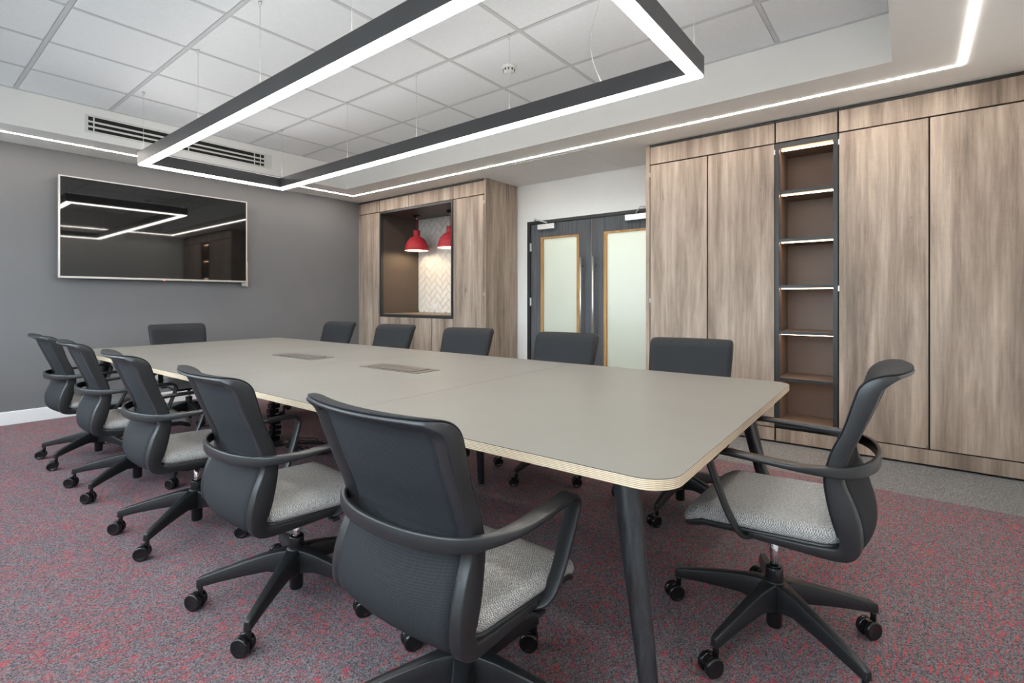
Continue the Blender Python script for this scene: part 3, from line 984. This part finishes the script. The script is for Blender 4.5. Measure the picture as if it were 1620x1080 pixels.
def leg(name, lx, ly, sx, sy, r0, r1):
    bm = bmesh.new()
    tube_bm(bm, [(lx + sx * k, ly + sy * k, 0.7008 * (1 - k)) for k in (0, .04, .25, .5, .75, .97)] + [(lx + sx, ly + sy, 0.001)],
            [r0 * 0.97, r0, r0 + (r1 - r0) * .25, r0 + (r1 - r0) * .5, r0 + (r1 - r0) * .75, r1, r1 * 0.85], 20)
    return link(name, bm_mesh(bm, name), M['ash'], tb)


for sx in (-1, 1):
    for sy in (-1, 1):
        leg('leg', sx * (hw - 0.18), sy * (hl - 0.19), sx * 0.11, sy * 0.14, 0.037, 0.019)
for sx in (-1, 1):
    for y in (-0.77, 0.80):
        leg('centre_leg', sx * 0.40, y, sx * 0.04, 0, 0.032, 0.021)


def power_box(ly, label):
    c, s = math.cos(TH), math.sin(TH)
    lx = 0.028
    p = thing('table_power_box', label, 'power box', (1.849 + c * lx - s * ly, 2.825 + s * lx + c * ly, TT), TH, 'flush power boxes in the table top')
    bm = bmesh.new()
    prism_bm(bm, rrect(-0.092, 0.092, -0.25, 0.25, (0.008,) * 4, 3), 0.0, 0.002)
    link('plate', bm_mesh(bm, 'plate'), M['anodised'], p)
    bm = bmesh.new()
    prism_bm(bm, rrect(-0.072, 0.072, -0.19, 0.19, (0.004,) * 4, 2), 0.0021, 0.0024)
    link('slot_gap', bm_mesh(bm, 'slot_gap'), M['gap'], p)
    for sx in (-1, 1):
        bm = bmesh.new()
        add_box(bm, -0.034, 0.034, -0.187, 0.187, 0.0025, 0.0042)
        link('flap', bm_mesh(bm, 'flap'), M['anodised'], p, (sx * 0.0356, 0, 0))


power_box(0.535, 'flush brushed metal power box in the table top, nearer the wall screen')
power_box(-0.49, 'flush brushed metal power box in the table top, farther from the wall screen')

# cable riser and cables below the table
cr = thing('cable_riser', 'black segmented cable riser hanging under the table near its far end', 'cable riser', (1.93, 3.90, 0))
for k in range(15):
    z = 0.03 + k * 0.042
    bm = bmesh.new()
    add_box(bm, -0.035, 0.035, -0.028, 0.028, 0, 0.033)
    link('link', bm_mesh(bm, 'link'), M['gloss_black'], cr, (0.008 * math.sin(k), 0.006 * math.cos(k * 1.3), z))
lathe('foot', [(0.11, 0.0), (0.11, 0.008), (0.05, 0.028)], M['plastic'], cr, seg=20)
tube('core_cable', [(0, 0, 0.02), (0, 0, 0.652)], 0.008, M['gloss_black'], cr, 8)
cb = thing('cable_bundle', 'tangle of black cables lying on the carpet under the table', 'cables', (2.04, 3.55, 0))
for k in range(5):
    pts = []
    ph = random.random() * 6
    for q in range(15):
        a = q * 0.55 + ph
        rr = 0.05 + 0.06 * random.random() + 0.004 * q
        pts.append((rr * math.cos(a), rr * 1.7 * math.sin(a), 0.006 + 0.008 * k + 0.004 * math.sin(q)))
    tube('cable', catmull(pts, 3), 0.0045, M['gloss_black'], cb, 6)

# ------------------------------------------------------------------ office chair
# back profile: front line F and rear line R (y, z), half width, bow
BACK = [
    # Fy,   Fz,    Ry,     Rz,    w,     bow
    (0.030, .419, 0.030, .399, .226, .0),
    (-.110, .424, -.110, .398, .229, .004),
    (-.192, .433, -.200, .400, .232, .016),
    (-.206, .452, -.238, .414, .233, .026),
    (-.202, .476, -.254, .446, .233, .032),
    (-.191, .510, -.253, .500, .232, .032),
    (-.179, .560, -.237, .558, .229, .028),
    (-.171, .615, -.215, .612, .227, .024),
    (-.176, .655, -.215, .652, .227, .022),
    (-.190, .706, -.230, .700, .228, .022),
    (-.216, .767, -.256, .765, .231, .024),
    (-.241, .852, -.284, .840, .235, .027),
    (-.254, .889, -.294, .870, .236, .029),
    (-.275, .911, -.304, .891, .236, .031),
    (-.305, .924, -.322, .908, .232, .033),
    (-.335, .928, -.339, .919, .212, .035),
]
SUB = 4
BK = catmull(BACK, SUB)
NR = len(BK)
US = [-1, -.97, -.90, -.79, -.55, -.28, 0, .28, .55, .79, .90, .97, 1]


def bpt(r, u, k):
    """k: 0 front line .. 1 rear line, blended"""
    Fy, Fz, Ry, Rz, w, bow = BK[r]
    y = Fy + (Ry - Fy) * k - bow * (1 - u * u)
    z = Fz + (Rz - Fz) * k
    return (w * u, y, z)


def grid_solid(bm, front, back, mask):
    nr, nc = len(front), len(front[0])
    vf, vb = {}, {}

    def gv(d, g_, i, j):
        if (i, j) not in d:
            d[(i, j)] = bm.verts.new(g_[i][j])
        return d[(i, j)]
    edges = {}
    for i in range(nr - 1):
        for j in range(nc - 1):
            if not mask(i, j):
                continue
            q = [(i, j), (i, j + 1), (i + 1, j + 1), (i + 1, j)]
            bm.faces.new([gv(vf, front, *p) for p in q])
            bm.faces.new([gv(vb, back, *p) for p in q[::-1]])
            for a, b_ in zip(q, q[1:] + q[:1]):
                kx = (min(a, b_), max(a, b_))
                edges.setdefault(kx, []).append((a, b_))
    for kx, l in edges.items():
        if len(l) == 1:
            a, b_ = l[0]
            bm.faces.new((gv(vf, front, *b_), gv(vf, front, *a), gv(vb, back, *a), gv(vb, back, *b_)))


def nrm(r):
    a = BK[max(r - 1, 0)]
    c_ = BK[min(r + 1, NR - 1)]
    dy, dz = c_[0] - a[0], c_[1] - a[1]
    l = math.hypot(dy, dz)
    return dz / l, -dy / l


LIP = 13 * SUB + 2
LOW = 3 * SUB
bm = bmesh.new()
FRg = [[bpt(r, u, 0.0) for u in US] for r in range(NR)]
BRg = [[bpt(r, u, 1.0 if abs(u) > 0.895 else (0.66 if r < LIP - 2 else 0.9)) for u in US] for r in range(NR)]
nU = len(US)
grid_solid(bm, FRg, BRg, lambda i, j: j < 3 or j >= nU - 4 or i >= LIP or (LOW - 2 <= i < LOW))
me_frame = bake_bevel(bm_mesh(bm, 'backrest_frame'), 0.0045, 2, 38)

UM = [-.988 + 1.976 * k / 14 for k in range(15)]
off1, off2 = 0.0045, -0.0015


def off_grid(us, rows, o_):
    out = []
    for r in rows:
        ny, nz = nrm(r)
        row = []
        for u in us:
            x, y, z = bpt(r, u, 0)
            row.append((x, y + ny * o_, z + nz * o_))
        out.append(row)
    return out


rows = list(range(LOW + 3, NR))
bm = bmesh.new()
grid_solid(bm, off_grid(UM, rows, off1), off_grid(UM, rows, 0.0012), lambda i, j: True)
me_mesh = bm_mesh(bm, 'mesh_panel', True)
# the sheet seen from behind inside the frame
# lower rear cover
rows_l = list(range(LOW - 1, LIP + 2))
bm = bmesh.new()
UL = [-.86 + 1.72 * k / 14 for k in range(15)]


def cover_k(r):
    # just inside the rear face below the arm loop, a little deeper above it
    return 0.90 if r < 7.6 * SUB else 0.66


grid_solid(bm, [[bpt(r, u, 0.4) for u in UL] for r in rows_l], [[bpt(r, u, cover_k(r)) for u in UL] for r in rows_l], lambda i, j: True)
me_low = bm_mesh(bm, 'rear_cover', True)

# seat cushion
def seat_outline(inset, n=10):
    w0, w1 = 0.232 - inset, 0.222 - inset      # front, rear half widths
    y0, y1 = -0.222 + inset, 0.245 - inset
    r = max(0.075 - inset, 0.02)
    p = rrect(-w0, w0, y0, y1, (r * 0.8, r * 0.8, r, r), n)
    return [(x * (w1 + (w0 - w1) * (y - y0) / (y1 - y0)) / w0, y) for x, y in p]


def seat_z(y, x):
    z = 0.0
    if y > 0.09:
        z -= 0.055 * ((y - 0.09) / 0.155) ** 2.2
    if y < -0.12:
        z += 0.012 * ((-0.12 - y) / 0.1) ** 2
    z -= 0.10 * (0.04 - min(x * x, 0.04)) * 0.6
    return z


def seat_solid(levels, name):
    bm = bmesh.new()
    rings = []
    for (ins, z) in levels:
        rings.append([bm.verts.new((x, y, z + seat_z(y, x))) for x, y in seat_outline(ins)])
    n = len(rings[0])
    for a, c_ in zip(rings, rings[1:]):
        for k in range(n):
            bm.faces.new((a[k], a[(k + 1) % n], c_[(k + 1) % n], c_[k]))
    # close with shrinking rings towards the centre so the surface can bend
    for end in (0, -1):
        last = rings[end]
        zz = levels[end][1]
        for s_ in (0.75, 0.5, 0.25):
            ins = levels[end][0]
            base = seat_outline(ins)
            ring = [bm.verts.new((x * s_, (y - 0.01) * s_ + 0.01, zz + seat_z((y - 0.01) * s_ + 0.01, x * s_))) for x, y in base]
            for k in range(n):
                bm.faces.new((last[k], last[(k + 1) % n], ring[(k + 1) % n], ring[k]))
            last = ring
        bm.faces.new(last)
    return bm_mesh(bm, name, True)


me_seat = seat_solid([(0.010, 0.430), (0.003, 0.436), (0.0, 0.445), (0.001, 0.455), (0.007, 0.466), (0.018, 0.473), (0.035, 0.477)], 'seat_cushion')
me_shell = seat_solid([(0.050, 0.402), (0.020, 0.407), (0.004, 0.418), (0.001, 0.428), (0.008, 0.4345)], 'seat_shell')

# arm loop: one continuous band from strut, along the arm, round behind the back
AK = [  # x, y, z, width, height
    (0.120, 0.020, 0.398, .036, .010),
    (0.190, 0.028, 0.398, .034, .010),
    (0.232, 0.050, 0.412, .038, .011),
    (0.248, 0.080, 0.468, .040, .011),
    (0.256, 0.108, 0.545, .043, .011),
    (0.262, 0.130, 0.612, .045, .012),
    (0.264, 0.135, 0.640, .046, .012),
    (0.265, 0.122, 0.658, .047, .013),
    (0.266, 0.095, 0.6635, .048, .014),
    (0.270, 0.030, 0.6620, .047, .014),
    (0.273, -0.040, 0.6600, .048, .014),
    (0.271, -0.110, 0.6560, .041, .018),
    (0.256, -0.172, 0.6525, .027, .026),
    (0.226, -0.222, 0.6500, .018, .033),
    (0.170, -0.258, 0.6490, .014, .036),
    (0.090, -0.280, 0.6485, .014, .037),
    (0.0, -0.287, 0.6485, .014, .037),
]
half = AK
AKF = [(-a[0], a[1], a[2], a[3], a[4]) for a in half] + half[-2::-1]
AP = catmull(AKF, 4)
bm = bmesh.new()
rings = []
lastB = None
for i, p in enumerate(AP):
    a = Vector(AP[max(i - 1, 0)][:3]); c_ = Vector(AP[min(i + 1, len(AP) - 1)][:3])
    tg = (c_ - a).normalized()
    th = Vector((tg.x, tg.y, 0))
    # arms and strut: the band lies across x; behind the back it follows the curve
    if p[1] > -0.08:
        B = Vector((1, 0, 0)) if p[0] < 0 else Vector((-1, 0, 0))
        B = B * (1 if True else -1)
        # direction outward-left of travel
        B = Vector((-1, 0, 0)) if p[0] < 0 else Vector((1, 0, 0))
        if abs(p[0]) < 0.235 and p[2] < 0.45:
            B = Vector((0, -1, 0)) if False else B
    else:
        B = Vector((th.y, -th.x, 0)).normalized()
        if B.dot(Vector((p[0], p[1] + 0.05, 0))) < 0:
            B = -B
    if lastB is not None:
        B = (lastB * 0.35 + B * 0.65)
    B = (B - tg * B.dot(tg)).normalized()
    lastB = B
    N = B.cross(tg).normalized()
    if N.z < 0 and p[1] < 0.10:
        pass
    c0 = Vector(p[:3])
    w_, h_ = p[3] / 2, p[4] / 2
    ring = []
    for (sa, sb) in ((1, 1), (-1, 1), (-1, -1), (1, -1)):
        ring.append(bm.verts.new(c0 + B * (w_ * sa) + N * (h_ * sb)))
    rings.append(ring)
for a, c_ in zip(rings, rings[1:]):
    for k in range(4):
        bm.faces.new((a[k], a[(k + 1) % 4], c_[(k + 1) % 4], c_[k]))
bm.faces.new(rings[0][::-1])
bm.faces.new(rings[-1])
me_arm = bake_bevel(bm_mesh(bm, 'armrest_loop'), 0.0042, 2, 50)

# tilt mechanism
bm = bmesh.new()
prism_bm(bm, rrect(-0.085, 0.085, -0.12, 0.10, (0.03,) * 4, 4), 0.352, 0.404)
prism_bm(bm, rrect(-0.055, 0.055, -0.08, 0.06, (0.03,) * 4, 4), 0.336, 0.352)
bmesh.ops.recalc_face_normals(bm, faces=bm.faces)
me_mech = bake_bevel(bm_mesh(bm, 'tilt_mechanism'), 0.006, 2)
bm = bmesh.new()
tube_bm(bm, [(0.08, 0.03, 0.385), (0.205, 0.035, 0.382)], 0.006, 8)
add_box(bm, 0.195, 0.235, 0.022, 0.048, 0.378, 0.387)
me_lever = bm_mesh(bm, 'height_lever')

bm = bmesh.new()
lathe_bm(bm, [(0.0135, 0.19), (0.0135, 0.36)], 18)
me_gas = bm_mesh(bm, 'gas_lift')
bm = bmesh.new()
lathe_bm(bm, [(0.022, 0.028), (0.0245, 0.034), (0.0245, 0.10), (0.0275, 0.11), (0.0275, 0.224), (0.025, 0.230), (0.015, 0.231)], 20)
me_sleeve = bm_mesh(bm, 'column_sleeve')
bm = bmesh.new()
lathe_bm(bm, [(0.036, 0.098), (0.043, 0.104), (0.043, 0.165), (0.036, 0.184), (0.030, 0.190)], 30)
me_hub = bm_mesh(bm, 'base_hub')

# star-base leg along +x
top = [(0.020, .184), (.055, .182), (.10, .174), (.18, .155), (.26, .134), (.318, .118), (.338, .110)]
bot = [(0.020, .100), (.055, .104), (.10, .112), (.18, .105), (.26, .094), (.318, .084), (.338, .080)]
wd = [.036, .030, .0235, .0205, .0175, .0155, .0125]
bm = bmesh.new()
rg = []
for (a, b_, w_) in zip(top, bot, wd):
    rg.append([bm.verts.new((a[0], w_ * 0.72, a[1])), bm.verts.new((a[0], -w_ * 0.72, a[1])), bm.verts.new((b_[0], -w_, b_[1])), bm.verts.new((b_[0], w_, b_[1]))])
for a, c_ in zip(rg, rg[1:]):
    for k in range(4):
        bm.faces.new((a[k], a[(k + 1) % 4], c_[(k + 1) % 4], c_[k]))
bm.faces.new(rg[0][::-1])
bm.faces.new(rg[-1])
me_leg = bake_bevel(bm_mesh(bm, 'leg'), 0.004, 2, 30)

# castor (origin at its swivel stem)
bm = bmesh.new()
WR = 0.0305
for s_ in (-1, 1):
    x0, x1 = (0.006, 0.025) if s_ > 0 else (-0.025, -0.006)
    prof = [(0.006, x0), (WR - 0.003, x0), (WR, x0 + 0.004), (WR, x1 - 0.004), (WR - 0.003, x1 - 0.0005), (WR - 0.006, x1), (WR - 0.008, x1 - 0.0015), (0.004, x1 - 0.0010)]
    lathe_bm(bm, prof, 22, (0, -0.018, WR), 'x')
# hood between and over the wheels
hood = []
for k in range(9):
    a = math.radians(15 + 150 * k / 8)
    hood.append((-0.018 + 0.029 * math.cos(a), WR + 0.029 * math.sin(a)))
for (xa, xb) in ((-0.0065, 0.0065),):
    l_ = [bm.verts.new((xa, y, z)) for y, z in hood] + [bm.verts.new((xa, -0.018, WR - 0.012))]
    r_ = [bm.verts.new((xb, y, z)) for y, z in hood] + [bm.verts.new((xb, -0.018, WR - 0.012))]
    bm.faces.new(l_)
    bm.faces.new(r_[::-1])
    n = len(l_)
    for k in range(n):
        bm.faces.new((l_[k], l_[(k + 1) % n], r_[(k + 1) % n], r_[k]))
lathe_bm(bm, [(0.009, WR + 0.010), (0.009, 0.074), (0.0075, 0.088)], 12)
me_castor = bm_mesh(bm, 'castor')


def chair(label, x, y, rot, dz=0.0, sw=0.0, castor_seed=0):
    base = 0.0
    sw = math.radians(sw)
    c = thing('office_chair', label, 'chair', (x, y, 0), rot, 'charcoal office chairs around the meeting table')
    for nm, me, mt in (('backrest_frame', me_frame, 'plastic'), ('backrest_mesh', me_mesh, 'mesh'), ('rear_cover', me_low, 'mesh'),
                       ('seat_cushion', me_seat, 'weave'), ('seat_shell', me_shell, 'plastic'), ('armrest_loop', me_arm, 'plastic'),
                       ('tilt_mechanism', me_mech, 'plastic'), ('height_lever', me_lever, 'plastic'), ('gas_lift', me_gas, 'chrome')):
        link(nm, me, M[mt], c, (0, 0, dz), (0, 0, sw))
    link('column_sleeve', me_sleeve, M['gloss_black'], c)
    link('base_hub', me_hub, M['plastic'], c, (0, 0, 0))
    rr = random.Random(castor_seed)
    for k in range(5):
        l_ = link('leg', me_leg, M['plastic'], c, (0, 0, 0), (0, 0, PI / 2 + base + 2 * PI * k / 5))
        want = math.radians(232) + rr.uniform(-0.45, 0.45)          # wheel axle direction in the room
        link('castor', me_castor, M['gloss_black'], l_, (0.326, 0, 0), (0, 0, want - rot - PI / 2 - base - 2 * PI * k / 5))
    return c


DL = -0.04
chair('charcoal office chair with grey seat, nearest the camera, seen from behind', 0.993, 0.951, -PI / 2, -0.035, 0, 1)
chair('charcoal office chair with its back to the camera, second along the table', 0.998, 1.842, -PI / 2, DL, -3, 2)
chair('charcoal office chair at the middle of the row on the window side', 0.995, 2.797, -PI / 2, DL, -3, 3)
chair('charcoal office chair fourth from the camera in the window side row', 1.003, 3.752, -PI / 2, DL, -3, 4)
chair('charcoal office chair at the far left, last in the window side row', 1.003, 4.63, -PI / 2, DL, 0, 5)
chair('charcoal office chair facing the camera just left of the lit bookcase', 2.745, 0.99, PI / 2, DL, 8, 6)
chair('charcoal office chair facing the camera in front of the frosted double doors', 2.735, 1.87, PI / 2, DL, 5, 7)
chair('charcoal office chair in front of the tall wooden side panel beside the servery', 2.74, 2.81, PI / 2, DL, 8, 8)
chair('charcoal office chair directly below the red pendant lamps of the servery', 2.74, 3.765, PI / 2, DL, 4, 9)
chair('charcoal office chair by the corner of grey wall and wooden cabinets', 2.74, 4.69, PI / 2, DL, 2, 10)
chair('charcoal office chair at the near table head, seen from the side at right', 1.885, 0.359, 0.0, 0.0, 0, 11)
chair('charcoal office chair at the far table head below the wall screen', 1.80, 5.25, PI, DL, 0, 12)
